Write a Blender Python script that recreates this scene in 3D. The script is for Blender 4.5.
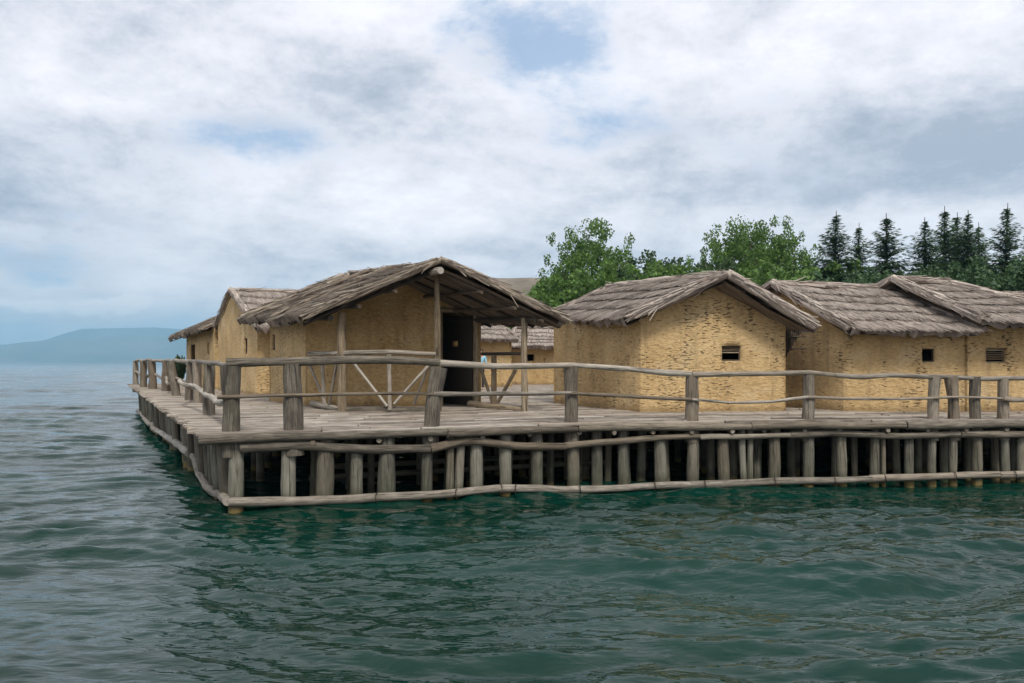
import bpy, math, random
import numpy as np
from mathutils import Vector, noise as mn

# ------------------------------------------------------------------ camera, sky, sun
for o in list(bpy.data.objects): bpy.data.objects.remove(o)
sc = bpy.context.scene
col = sc.collection
R = math.radians
F, CX, HZ, CH = 800.0, 512.0, 361.0, 2.6       # focal (px), centre column, horizon row, eye height
cam = bpy.data.cameras.new('camera'); co = bpy.data.objects.new('camera', cam); col.objects.link(co)
co.location = (0, 0, CH); co.rotation_euler = (R(90), 0, 0)
cam.sensor_width = 36; cam.lens = 36 * F / 1024; cam.shift_y = (HZ - 341.5) / 1024
cam.clip_start = 0.1; cam.clip_end = 40000
sc.camera = co
sc.view_settings.view_transform = 'Standard'; sc.view_settings.look = 'None'
sc.view_settings.exposure = 0.5; sc.view_settings.gamma = 1

def dpx(x, y):
    return Vector(((x - CX) / F, 1, (HZ - y) / F)).normalized()
def at(x, y, Y):                                # pixel and depth -> point
    return Vector(((x - CX) / F * Y, Y, CH + (HZ - y) / F * Y))

class NT:
    """small node-tree writer"""
    def __init__(s, nt): s.nt = nt; s.n = nt.nodes; s.l = nt.links
    def node(s, t, **k):
        nd = s.n.new(t)
        for a, b in k.items(): setattr(nd, a, b)
        return nd
    def put(s, sock, v):
        if v is None: return
        if isinstance(v, bpy.types.NodeSocket): s.l.new(v, sock)
        else: sock.default_value = v
    def math(s, op, a, b=None, c=None, clamp=False):
        nd = s.node('ShaderNodeMath', operation=op); nd.use_clamp = clamp
        s.put(nd.inputs[0], a); s.put(nd.inputs[1], b)
        if c is not None: s.put(nd.inputs[2], c)
        return nd.outputs[0]
    def vec(s, op, a, b=None, out=0):
        nd = s.node('ShaderNodeVectorMath', operation=op)
        s.put(nd.inputs[0], a)
        if b is not None: s.put(nd.inputs[3 if op == 'SCALE' else 1], b)
        return nd.outputs[out]
    def noise(s, v, scale, detail=4, rough=0.5, dist=0.0, out=0, lac=2.0):
        nd = s.node('ShaderNodeTexNoise'); s.put(nd.inputs['Vector'], v)
        s.put(nd.inputs['Scale'], scale); nd.inputs['Detail'].default_value = detail
        nd.inputs['Roughness'].default_value = rough; nd.inputs['Distortion'].default_value = dist
        nd.inputs['Lacunarity'].default_value = lac
        return nd.outputs[out]
    def ramp(s, v, stops, interp='LINEAR'):
        nd = s.node('ShaderNodeValToRGB'); s.put(nd.inputs[0], v)
        cr = nd.color_ramp; cr.interpolation = interp
        while len(cr.elements) < len(stops): cr.elements.new(0.5)
        for e, (p, c) in zip(cr.elements, stops):
            e.position = p; e.color = (*c, 1) if len(c) == 3 else c
        return nd.outputs[0]
    def mr(s, v, a, b, c=0.0, d=1.0, smooth=True):
        nd = s.node('ShaderNodeMapRange'); nd.interpolation_type = 'SMOOTHSTEP' if smooth else 'LINEAR'
        s.put(nd.inputs[0], v)
        for i, q in enumerate((a, b, c, d)): nd.inputs[i + 1].default_value = q
        return nd.outputs[0]
    def mix(s, f, a, b, mode='MIX'):
        nd = s.node('ShaderNodeMix', data_type='RGBA', blend_type=mode)
        s.put(nd.inputs[0], f)
        for i, q in ((6, a), (7, b)):
            if isinstance(q, tuple) and len(q) == 3: q = (*q, 1)
            s.put(nd.inputs[i], q)
        return nd.outputs[2]
    def bump(s, h, strength, dist, normal=None):
        nd = s.node('ShaderNodeBump'); s.put(nd.inputs['Height'], h)
        nd.inputs['Strength'].default_value = strength; nd.inputs['Distance'].default_value = dist
        if normal is not None: s.l.new(normal, nd.inputs['Normal'])
        return nd.outputs[0]
    def mapping(s, v, scale=(1, 1, 1), loc=(0, 0, 0)):
        nd = s.node('ShaderNodeMapping'); s.put(nd.inputs[0], v)
        nd.inputs['Scale'].default_value = scale; nd.inputs['Location'].default_value = loc
        return nd.outputs[0]

SUN_EL, SUN_AZ = 50, 168        # azimuth clockwise from +Y: behind the camera, slightly right
w = bpy.data.worlds.new('World'); sc.world = w; w.use_nodes = True
w.node_tree.nodes.clear(); N = NT(w.node_tree)
sky = N.node('ShaderNodeTexSky', sky_type='NISHITA'); sky.sun_disc = False
sky.sun_elevation = R(SUN_EL); sky.sun_rotation = R(SUN_AZ); sky.air_density = 1.0; sky.dust_density = 0.6
tc = N.node('ShaderNodeTexCoord').outputs['Generated']
dr = N.vec('NORMALIZE', tc)
sp = N.node('ShaderNodeSeparateXYZ'); N.l.new(dr, sp.inputs[0])
zz = N.math('MAXIMUM', sp.outputs[2], 0.0)
den = N.math('ADD', zz, 0.16)
cmb = N.node('ShaderNodeCombineXYZ')
N.l.new(N.math('DIVIDE', sp.outputs[0], den), cmb.inputs[0]); N.l.new(N.math('DIVIDE', sp.outputs[1], den), cmb.inputs[1])
P = cmb.outputs[0]
def blob(px, py, rx, ry):
    d0 = dpx(px, py)
    v = N.vec('SUBTRACT', N.vec('ADD', dr, N.vec('SCALE', wob, 0.07)), tuple(d0))
    v = N.vec('MULTIPLY', v, (F / rx, F / rx * 0.5, F / ry))
    return N.mr(N.vec('LENGTH', v, out=1), 0.0, 1.35, 1.0, 0.0)
wob = N.vec('SUBTRACT', N.noise(N.mapping(dr, (1, 1, 2.2)), 7.0, 4, 0.55, out=1), (0.5, 0.5, 0.5))
n1 = N.noise(P, 0.7, 10, 0.60, 0.35)
n2 = N.noise(N.mapping(P, loc=(3.7, 1.2, 5)), 1.7, 14, 0.72, 0.15)
n3 = N.noise(N.mapping(dr, (1, 1, 1.9), (2, 5, 1)), 6.0, 14, 0.70, 0.12)
def add(*a):
    r = a[0]
    for q in a[1:]: r = N.math('ADD', r, q)
    return r
def sc_(v, k): return N.math('MULTIPLY', v, k)
# brightness of the cloud sheet
br = add(sc_(n1, 0.85), sc_(n2, 0.60), sc_(n3, 1.0), -0.075)
for b, k in (((870, 155, 190, 55), -.25), ((740, 185, 100, 25), -.08), ((60, 160, 130, 55), -.13), ((50, 235, 170, 50), -.12),
             ((580, 180, 90, 25), -.10), ((490, 252, 70, 14), -.16), ((40, 20, 90, 25), -.10), ((420, 110, 100, 40), -.06),
             ((350, 215, 190, 45), .13), ((620, 215, 120, 45), .13), ((900, 30, 200, 45), .12), ((110, 100, 90, 24), .14), ((410, 20, 90, 25), .10),
             ((600, 75, 160, 30), .07), ((900, 225, 160, 20), .06)):
    br = add(br, sc_(blob(*b), k))
cloud = N.ramp(N.mr(br, 0.82, 1.40, smooth=False), [(0.0, (.33, .37, .44)), (.25, (.455, .48, .55)), (.5, (.63, .63, .68)), (.72, (.73, .72, .765)), (1, (.86, .84, .87))])
# holes in the sheet
ho = add(sc_(n2, 1.3), sc_(n3, 1.9), -1.60)
for b, k in (((548, 44, 120, 55), .62), ((520, 70, 40, 20), .12), ((615, 128, 120, 30), .50), ((268, 135, 120, 30), .50), ((350, 108, 50, 16), .3), ((25, 262, 75, 22), .5),
             ((90, 335, 260, 40), .48), ((30, 210, 150, 16), .2)):
    ho = add(ho, sc_(blob(*b), k))
hole = N.mr(ho, 0.15, 0.80)
lp = N.mr(zz, 0.0, 0.11, 1.0, 0.0)
blue = N.mix(sc_(lp, 0.75), N.mix(0.75, N.vec('SCALE', sky.outputs[0], 0.1), (.20, .33, .52)), (.36, .53, .70))
res = N.mix(sc_(hole, 0.80), cloud, blue)
# low cumulus over the far shore
cu = add(sc_(blob(70, 303, 120, 15), .9), sc_(N.noise(N.mapping(dr, (1, 1, 1.6), (8, 1, 1)), 22.0, 8, 0.6, 0.2), 1.8), -1.45)
cu = add(cu, sc_(blob(120, 298, 28, 10), .5), sc_(blob(22, 303, 25, 8), .25))
res = N.mix(sc_(N.mr(cu, 0.05, 0.32), 0.85), res, (.80, .78, .80))
bg = N.node('ShaderNodeBackground'); N.l.new(N.vec('SCALE', res, 10.0), bg.inputs[0]); bg.inputs[1].default_value = 0.1
wo = N.node('ShaderNodeOutputWorld'); N.l.new(bg.outputs[0], wo.inputs[0])
try: w.cycles.sampling_method = 'MANUAL'; w.cycles.sample_map_resolution = 512
except Exception: pass

sl = bpy.data.lights.new('sun', 'SUN'); sl.energy = 2.0; sl.angle = R(12); sl.color = (1, .95, .87)
so = bpy.data.objects.new('sun', sl); col.objects.link(so)
sd = Vector((math.sin(R(SUN_AZ)) * math.cos(R(SUN_EL)), math.cos(R(SUN_AZ)) * math.cos(R(SUN_EL)), math.sin(R(SUN_EL))))
so.rotation_euler = (-sd).to_track_quat('-Z', 'Y').to_euler()

# ------------------------------------------------------------------ helpers
rng = random.Random(7)
def ns(*v): return mn.noise(Vector(v))
class MB:
    def __init__(s): s.v = []; s.f = []; s.uv = []; s.rnd = []
    def vert(s, p, r=0.5): s.v.append(tuple(p)); s.rnd.append(r); return len(s.v) - 1
    def face(s, idx, uv=None):
        s.f.append(tuple(idx)); s.uv.append(uv or [(0, 0)] * len(idx))
    def build(s, name, mat, parent=None, smooth=True):
        me = bpy.data.meshes.new(name); me.from_pydata(s.v, [], s.f)
        ul = me.uv_layers.new(name='UVMap')
        flat = [c for f in s.uv for q in f for c in q]; ul.data.foreach_set('uv', flat)
        at_ = me.attributes.new('rnd', 'FLOAT', 'POINT'); at_.data.foreach_set('value', s.rnd)
        me.materials.append(mat)
        if smooth: me.polygons.foreach_set('use_smooth', [True] * len(me.polygons))
        me.update()
        o = bpy.data.objects.new(name, me); col.objects.link(o)
        if parent is not None: put(o, parent)
        return o
def put(o, parent):
    o.parent = parent
    p = parent; m = p.matrix_basis.copy()
    while p.parent: p = p.parent; m = p.matrix_basis @ m
    # children are modelled in world space: cancel the parent's placement
    o.matrix_basis = m.inverted() @ o.matrix_basis
def tag(o, label=None, cat=None, group=None, kind=None):
    for k, v in (('label', label), ('category', cat), ('group', group), ('kind', kind)):
        if v: o[k] = v
    return o
def empty(name, loc, label=None, cat=None, group=None):
    o = bpy.data.objects.new(name, None); col.objects.link(o); o.location = loc; o.empty_display_size = 0.3
    return tag(o, label, cat, group)

def tube(mb, pts, rad, sides=10, seg=0.25, rough=0.07, wob=0.0, caps=True, flat=1.0, rnd=None, seed=None):
    """a log: path, radius (number, pair or list), with bumps and capped ends"""
    pts = [Vector(p) for p in pts]
    rnd = rng.random() if rnd is None else rnd
    sd_ = rng.random() * 100 if seed is None else seed
    L = [0]
    for a, b in zip(pts, pts[1:]): L.append(L[-1] + (b - a).length)
    n = max(2, int(L[-1] / seg) + 1)
    rl = [rad] * len(pts) if isinstance(rad, (int, float)) else (list(rad) if len(rad) == len(pts) else [rad[0] + (rad[1] - rad[0]) * l / L[-1] for l in L])
    P_, Rr = [], []
    for i in range(n + 1):
        d = L[-1] * i / n; k = 0
        while k < len(pts) - 2 and d > L[k + 1]: k += 1
        t = (d - L[k]) / max(1e-6, L[k + 1] - L[k])
        p = pts[k].lerp(pts[k + 1], t); r = rl[k] * (1 - t) + rl[k + 1] * t
        if wob and 0 < i < n or (wob and len(pts) > 2):
            p = p + Vector((ns(d * .6, sd_, 1), ns(d * .6, sd_, 7), ns(d * .6, sd_, 13))) * wob
        P_.append(p); Rr.append(r)
    t0 = (P_[1] - P_[0]).normalized()
    up = Vector((0, 0, 1)) if abs(t0.z) < .9 else Vector((1, 0, 0))
    rings = []
    vl = 0
    for i, p in enumerate(P_):
        t = (P_[min(i + 1, n)] - P_[max(i - 1, 0)]).normalized()
        a = t.cross(up).normalized(); b = a.cross(t).normalized()
        ring = []
        for k in range(sides):
            th = 2 * math.pi * k / sides
            q = 1 + rough * 2 * ns(math.cos(th) * 1.2 + sd_, math.sin(th) * 1.2, i * seg * 1.7)
            ring.append(mb.vert(p + (a * math.cos(th) + b * math.sin(th) * flat) * Rr[i] * q, rnd))
        rings.append((ring, L[-1] * i / n, Rr[i]))
    for (r0, v0, ra), (r1, v1, rb) in zip(rings, rings[1:]):
        for k in range(sides):
            k2 = (k + 1) % sides
            u0 = 2 * math.pi * k / sides * ra; u1 = 2 * math.pi * (k + 1) / sides * ra
            o_ = sd_ * 3
            mb.face((r0[k], r0[k2], r1[k2], r1[k]), [(u0 + o_, v0), (u1 + o_, v0), (u1 + o_, v1), (u0 + o_, v1)])
    if caps:
        for ring, flip in ((rings[0][0], True), (rings[-1][0], False)):
            c = sum((Vector(mb.v[q]) for q in ring), Vector()) / sides
            ci = mb.vert(c, rnd)
            # separate cap ring keeps the cut crisp
            rr = [mb.vert(mb.v[q], rnd) for q in ring]
            for k in range(sides):
                f = (rr[k], rr[(k + 1) % sides], ci)
                mb.face(f if not flip else f[::-1], [(.1, .1), (.15, .12), (.12, .14)])
    return P_

# ------------------------------------------------------------------ materials
def base_mat(name):
    m = bpy.data.materials.new(name); m.use_nodes = True
    n = NT(m.node_tree); b = m.node_tree.nodes['Principled BSDF']
    return m, n, b
def mat_wood(name, dark, mid, light, algae=False, grain=1.0, rough=0.85):
    m, n, b = base_mat(name)
    uv = n.node('ShaderNodeTexCoord').outputs['UV']
    rnd = n.node('ShaderNodeAttribute', attribute_name='rnd').outputs['Fac']
    g = n.noise(n.mapping(uv, (46 * grain, 2.2, 1)), 1.0, 6, .70, .5)
    g2 = n.noise(n.mapping(uv, (5, 2.6, 1), (4, 9, 0)), 1.0, 5, .65)
    v = n.math('ADD', n.math('MULTIPLY', g, .75), n.math('MULTIPLY', g2, .40))
    v = n.math('ADD', v, n.math('MULTIPLY', n.math('SUBTRACT', rnd, .5), .22))
    c = n.ramp(v, [(.40, dark), (.57, mid), (.76, light)])
    c = n.mix(n.mr(n.math('FRACT', n.math('MULTIPLY', rnd, 7.3)), .15, 1.0, 0, .65), c, n.mix(.5, c, (.19, .13, .075)))
    ck = n.mr(n.noise(n.mapping(uv, (26 * grain, .9, 1), (1, 3, 5)), 1.0, 3, .5, .9), .32, .42)
    c = n.mix(n.math('MULTIPLY', n.math('SUBTRACT', 1.0, ck), .75), c, tuple(q * .45 for q in dark))
    if algae:
        ps = n.node('ShaderNodeNewGeometry').outputs['Position']
        s_ = n.node('ShaderNodeSeparateXYZ'); n.l.new(ps, s_.inputs[0])
        zq = n.math('ADD', s_.outputs[2], n.math('MULTIPLY', n.noise(ps, 5.0, 3), .12))
        c = n.mix(n.mr(zq, .20, .09, 0, .9), c, (.21, .135, .025))
        c = n.mix(n.mr(zq, .20, .12, 1, 0), c, n.mix(n.mr(zq, .42, .22, 0, .75), c, (.045, .042, .025)))
        c = n.mix(n.mr(zq, 1.1, .3, 0, .30), c, (.085, .09, .05))
    n.l.new(c, b.inputs['Base Color']); b.inputs['Roughness'].default_value = rough
    n.l.new(n.bump(n.math('ADD', v, n.math('MULTIPLY', ck, .5)), .9, .025), b.inputs['Normal'])
    return m
M = {}
M['log'] = mat_wood('weathered_log', (.060, .050, .038), (.170, .145, .108), (.35, .305, .24))
M['pile'] = mat_wood('pile_wood', (.050, .045, .034), (.150, .138, .106), (.29, .27, .215), algae=True)
M['palelog'] = mat_wood('bleached_log', (.13, .11, .085), (.30, .265, .215), (.50, .455, .385))
M['brownlog'] = mat_wood('barkless_log', (.085, .06, .035), (.24, .185, .115), (.42, .345, .235))
M['deck'] = mat_wood('deck_wood', (.11, .088, .068), (.29, .25, .205), (.47, .425, .36), grain=.7)
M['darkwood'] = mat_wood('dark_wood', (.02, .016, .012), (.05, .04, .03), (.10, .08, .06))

def mat_thatch(name, stops, bs=.8):
    m, n, b = base_mat(name)
    uv = n.node('ShaderNodeTexCoord').outputs['UV']
    rnd = n.node('ShaderNodeAttribute', attribute_name='rnd').outputs['Fac']
    g = n.noise(n.mapping(uv, (45, 2.5, 1)), 1.0, 4, .6, .3)
    g2 = n.noise(n.mapping(uv, (1.6, 1.2, 1), (3, 1, 0)), 1.0, 4, .6)
    v = n.math('ADD', n.math('MULTIPLY', g, .35), n.math('ADD', n.math('MULTIPLY', g2, .30), n.math('MULTIPLY', rnd, .50)))
    c = n.ramp(v, stops)
    n.l.new(c, b.inputs['Base Color']); b.inputs['Roughness'].default_value = .9
    n.l.new(n.bump(g, bs, .03), b.inputs['Normal'])
    return m
M['thatch'] = mat_thatch('grey_thatch', [(.28, (.095, .070, .056)), (.45, (.22, .176, .148)), (.60, (.40, .335, .28)), (.80, (.58, .50, .42))])
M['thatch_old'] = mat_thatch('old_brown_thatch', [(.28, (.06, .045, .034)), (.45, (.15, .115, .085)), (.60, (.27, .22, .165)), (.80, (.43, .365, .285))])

def mat_mud(name, tint=(1, 1, 1), holes=1.0):
    m, n, b = base_mat(name)
    uv = n.node('ShaderNodeTexCoord').outputs['UV']
    t = lambda c: tuple(a * q for a, q in zip(c, tint))
    big = n.noise(uv, .9, 5, .6)
    fin = n.noise(n.mapping(uv, (1, 1.3, 1)), 9.0, 6, .7)
    c = n.ramp(n.math('ADD', n.math('MULTIPLY', big, .5), n.math('MULTIPLY', fin, .62)),
               [(.30, t((.27, .165, .065))), (.5, t((.50, .335, .150))), (.70, t((.68, .49, .25)))])
    stk = n.noise(n.mapping(uv, (3.4, .35, 1), (2, 2, 2)), 1.0, 4, .6)
    c = n.mix(n.mr(stk, .50, .72, 0, .45), c, t((.30, .205, .10)))
    c = n.mix(n.mr(n.noise(n.mapping(uv, (.9, 1.2, 1), (9, 4, 1)), 1.0, 5, .65), .52, .66, 0, .45), c, t((.62, .48, .28)))
    # small horizontal gaps where the daub has fallen from the wattle, stacked in columns
    wv = n.vec('ADD', uv, n.vec('SCALE', n.vec('SUBTRACT', n.noise(uv, 3.0, 3, out=1), (.5, .5, .5)), .10))
    d = n.noise(n.mapping(wv, (7.5, 30, 1)), 1.0, 3, .5, .0)
    colm = n.noise(n.mapping(uv, (3.2, .5, 1), (7, 2, 0)), 1.0, 2, .5)
    pat = n.noise(n.mapping(uv, (.75, 1.0, 1), (1, 8, 0)), 1.0, 3, .55)
    th = n.math('ADD', d, n.math('ADD', n.math('MULTIPLY', colm, .40), n.math('MULTIPLY', pat, .42)))
    gap = n.math('MULTIPLY', n.mr(th, 1.02, 1.12), holes * .78)
    gap2 = n.mr(n.noise(n.mapping(wv, (11, 30, 1), (5, 5, 0)), 1.0, 3, .6), .62, .72)
    c = n.mix(n.math('MULTIPLY', gap2, .35), c, t((.20, .12, .045)))
    c = n.mix(gap, c, (.055, .036, .018))
    # rain-worn foot of the wall
    s_ = n.node('ShaderNodeSeparateXYZ'); n.l.new(uv, s_.inputs[0])
    ft = n.math('ADD', s_.outputs[1], n.math('MULTIPLY', n.noise(uv, 4.0, 4, .6), .35))
    c = n.mix(n.mr(ft, .38, .20, 0, .6), c, t((.20, .13, .055)))
    n.l.new(c, b.inputs['Base Color']); b.inputs['Roughness'].default_value = .95
    h = n.math('SUBTRACT', n.math('ADD', n.math('MULTIPLY', fin, .8), n.math('MULTIPLY', n.noise(n.mapping(wv, (7, 22, 1)), 1.0, 3), .5)), n.math('ADD', gap, n.math('MULTIPLY', gap2, .35)))
    n.l.new(n.bump(h, 1.0, .05), b.inputs['Normal'])
    return m
M['mud'] = mat_mud('clay_daub')
M['mud_smooth'] = mat_mud('clay_daub_smooth', (.95, .93, .88), .35)

def flat(name, c, rough=.8):
    m, n, b = base_mat(name)
    q = n.noise(n.node('ShaderNodeTexCoord').outputs['Object'], 12, 4)
    n.l.new(n.mix(q, tuple(a * .75 for a in c), tuple(min(1, a * 1.2) for a in c)), b.inputs['Base Color'])
    b.inputs['Roughness'].default_value = rough
    return m
M['inner_shade'] = flat('clay_inner_shade', (.055, .042, .030))  # clay darkened so the gloom inside the huts is in the colour
M['moss'] = flat('moss', (.06, .08, .025))
def mat_leaf(name, dark, light, tr=.3):
    m, n, b = base_mat(name)
    rnd = n.node('ShaderNodeAttribute', attribute_name='rnd').outputs['Fac']
    c = n.ramp(rnd, [(.05, dark), (.95, light)])
    n.l.new(c, b.inputs['Base Color']); b.inputs['Roughness'].default_value = .6
    tl = n.node('ShaderNodeBsdfTranslucent'); n.l.new(n.mix(.5, c, (.10, .16, .02), 'MIX'), tl.inputs[0])
    mx = n.node('ShaderNodeMixShader'); mx.inputs[0].default_value = tr
    n.l.new(b.outputs[0], mx.inputs[1]); n.l.new(tl.outputs[0], mx.inputs[2])
    n.l.new(mx.outputs[0], m.node_tree.nodes['Material Output'].inputs[0])
    return m
M['leaf'] = mat_leaf('poplar_leaves', (.05, .115, .022), (.17, .30, .06), .4)
M['leaf2'] = mat_leaf('dark_leaves', (.022, .05, .018), (.07, .125, .04), .25)
M['leaf3'] = mat_leaf('cypress_foliage', (.026, .065, .026), (.095, .175, .065), .25)
M['needle'] = mat_leaf('conifer_needles', (.028, .07, .036), (.10, .175, .085), .25)
M['bark'] = flat('bark', (.13, .11, .085), .9)

# ------------------------------------------------------------------ water
def mat_water():
    m, n, b = base_mat('lake_water')
    ps = n.node('ShaderNodeNewGeometry').outputs['Position']
    big = n.noise(n.mapping(ps, (.06, .16, 1)), 1.0, 4, .6)
    b.inputs['Base Color'].default_value = (.006, .045, .036, 1)
    n.l.new(n.mix(n.mr(big, .35, .65), (.0014, .020, .012), (.0022, .032, .022)), b.inputs['Base Color'])
    b.inputs['Roughness'].default_value = .03; b.inputs['IOR'].default_value = 1.36
    w1 = n.noise(n.mapping(ps, (1.0, 3.0, 1)), 2.0, 2, .5, .5)
    w2 = n.noise(n.mapping(ps, (1.3, 3.6, 1), (7, 3, 0)), 4.5, 1, .5, .4)
    gust = n.mr(n.noise(n.mapping(ps, (.05, .12, 1), (3, 3, 3)), 1.0, 3, .5), .3, .7, .45, 1.0)
    w0 = n.noise(n.mapping(ps, (.22, .75, 1), (1, 7, 0)), 1.0, 3, .6, .5)
    h = n.math('MULTIPLY', n.math('ADD', n.math('MULTIPLY', w0, 3.0), n.math('ADD', w1, n.math('MULTIPLY', w2, .35))), gust)
    n.l.new(n.bump(h, 1.0, .030), b.inputs['Normal'])
    return m
M['water'] = mat_water()
def water():
    r2 = np.random.RandomState(5)
    ys = [-300, -120, -50, -20, -8, -3, 0, 1.5]
    y = 2.5
    while y < 45: ys.append(y); y *= 1.0042
    while y < 500: ys.append(y); y *= 1.0055
    while y < 2500: ys.append(y); y *= 1.012
    while y < 9800: ys.append(y); y *= 1.06
    ys = np.array(ys)
    us = np.concatenate([[-40, -20, -10, -5, -3, -2, -1.5, -1.2, -1.0], np.arange(-.9, .96, .0042), [1.0, 1.2, 1.5, 2, 3, 5, 10, 20, 40]])
    Yg, Ug = np.meshgrid(ys, us, indexing='ij')
    X = Ug * (np.maximum(Yg, 0) + 3)
    X = np.clip(X, -13000, 13000) + 1e-3 * Ug
    dy = np.gradient(ys)[:, None] * np.ones_like(X)
    Z = np.zeros_like(X)
    wx = X + .5 * np.sin(.35 * Yg + .3 * X) + .25 * np.sin(.9 * Yg - .5 * X)
    wy = Yg + .45 * np.sin(.42 * X + 1) + .2 * np.sin(1.1 * X + .4 * Yg)
    env = .85 + .25 * np.sin(.21 * X + .33 * Yg) * np.sin(.13 * X - .27 * Yg + 1)
    def band(n, l0, l1, steep, sd, ang=-96):
        Zb = np.zeros_like(X)
        for i in range(n):
            lam = l0 * (l1 / l0) ** r2.rand(); th = math.radians(ang + r2.randn() * sd); k = 2 * math.pi / lam
            ph = k * (math.cos(th) * wx + math.sin(th) * wy) + r2.rand() * 6.28
            wv = np.sin(ph) + .22 * np.sin(2 * ph + 1.57)
            Zb += steep / k * math.sqrt(2 / n) * wv * np.clip((lam / np.maximum(dy, .01) - 2.2) / 2.2, 0, 1)
        return Zb
    def patch(sx, sy, seed, lo):
        q = np.zeros_like(X); r3 = np.random.RandomState(seed)
        for i in range(7):
            q += np.sin(X / sx * (r3.rand() + .4) * (1 if r3.rand() > .5 else -1) + wy / sy * (r3.rand() + .4) + r3.rand() * 6.28)
        return lo + (1 - lo) * np.clip(.5 + q * .25, 0, 1)
    Z += band(7, 7, 16, .03, 12) + band(9, 2.6, 6.0, .06, 14) + band(14, 1.0, 2.4, .105, 24, -92) * patch(2.5, 1.8, 3, .4)
    Z += band(20, .42, .95, .25, 20) * patch(1.6, 1.0, 4, .6) + band(22, .2, .42, .18, 26, -90) * patch(.9, .6, 5, .55)
    Z *= env
    nr, nc = X.shape
    V = np.stack([X, Yg, Z], -1).reshape(-1, 3)
    idx = np.arange(nr * nc).reshape(nr, nc)
    Fc = np.stack([idx[:-1, :-1], idx[:-1, 1:], idx[1:, 1:], idx[1:, :-1]], -1).reshape(-1, 4)
    me = bpy.data.meshes.new('water'); me.from_pydata(V.tolist(), [], Fc.tolist())
    me.materials.append(M['water']); me.polygons.foreach_set('use_smooth', [True] * len(me.polygons)); me.update()
    o = bpy.data.objects.new('water', me); col.objects.link(o); tag(o, kind='structure')
water()

# ------------------------------------------------------------------ terrain: shore, hills, far mountains
def terrain(name, x0, x1, y0, y1, nx, ny, fz, mat):
    mb = MB()
    for j in range(ny + 1):
        for i in range(nx + 1):
            x = x0 + (x1 - x0) * i / nx; y = y0 + (y1 - y0) * j / ny
            mb.vert((x, y, fz(x, y)))
    for j in range(ny):
        for i in range(nx):
            a = j * (nx + 1) + i
            mb.face((a, a + 1, a + nx + 2, a + nx + 1))
    return tag(mb.build(name, mat), kind='structure')
def mat_ground():
    m, n, b = base_mat('shore_ground')
    ps = n.node('ShaderNodeNewGeometry').outputs['Position']
    c = n.ramp(n.noise(ps, .6, 6, .65), [(.35, (.05, .075, .025)), (.5, (.10, .12, .045)), (.65, (.22, .19, .12))])
    n.l.new(c, b.inputs['Base Color']); b.inputs['Roughness'].default_value = .95
    return m
def mat_hill(a, b_, s):
    m, n, b = base_mat('hill_land')
    ps = n.node('ShaderNodeNewGeometry').outputs['Position']
    c = n.ramp(n.noise(ps, s, 6, .65), [(.4, a), (.6, b_)])
    n.l.new(c, b.inputs['Base Color']); b.inputs['Roughness'].default_value = .95
    return m
def sm(a, b, x):
    t = max(0, min(1, (x - a) / (b - a))); return t * t * (3 - 2 * t)
def shore_z(x, y):
    e = min((y - 54) / 6 + ns(x * .1, y * .1, 0) * .6, (x + 10) / 6 + .3 * ns(x * .1, 3, y * .1))
    return -.7 + 2.1 * sm(0, 1, e) + sm(60, 180, y) * 3 + .25 * ns(x * .15, y * .15, 4)
terrain('shore_ground', -40, 420, 46, 420, 92, 75, shore_z, mat_ground())
def hill_z(x, y):
    return -1.5 + 44 * sm(-90, -15, x) * (1 - .55 * sm(330, 500, abs(y - 420) + 250)) * sm(290, 380, y) * (1 - .6 * sm(10, 90, x)) + 2.5 * ns(x * .02, y * .02, 1)
terrain('hills', -90, 700, 285, 560, 80, 30, hill_z, mat_hill((.13, .105, .075), (.23, .19, .14), .05))
def mount(name, Y, prof, seed, depth):
    xs = [p[0] for p in prof]
    def top(px):
        for (a, ya), (b_, yb) in zip(prof, prof[1:]):
            if a <= px <= b_:
                t = (px - a) / (b_ - a); t = t * t * (3 - 2 * t)
                return ya + (yb - ya) * t
        return prof[-1][1] if px > prof[-1][0] else prof[0][1]
    x0, x1 = (xs[0] - CX) / F * Y, (xs[-1] - CX) / F * Y
    def fz(x, y):
        px = CX + x / Y * F
        h = (HZ - top(px)) / F * Y
        r = abs(y - Y) / depth
        k = max(0, 1 - r) ** 1.1
        return -1.2 + h * k * (1 + .10 * ns(x * .0016, y * .0016, seed)) + 16 * k * ns(x * .006, y * .006, seed)
    terrain(name, x0, x1, Y - depth, Y + depth * .9, 140, 24, fz, M['mount'])
M['mount'] = mat_hill((.08, .11, .10), (.15, .16, .15), .002)  # base colours lightened: some distance haze is put into the land colour
mount('mountains_near', 7600, [(-900, 352), (-300, 346), (0, 344), (60, 338), (110, 336), (175, 336), (240, 337), (420, 340), (700, 335), (1600, 345)], 3, 1100)
mount('mountains_far', 9300, [(-900, 350), (-100, 350), (20, 343), (85, 327), (130, 326), (180, 329), (240, 325), (420, 338), (1600, 345)], 9, 500)

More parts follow.
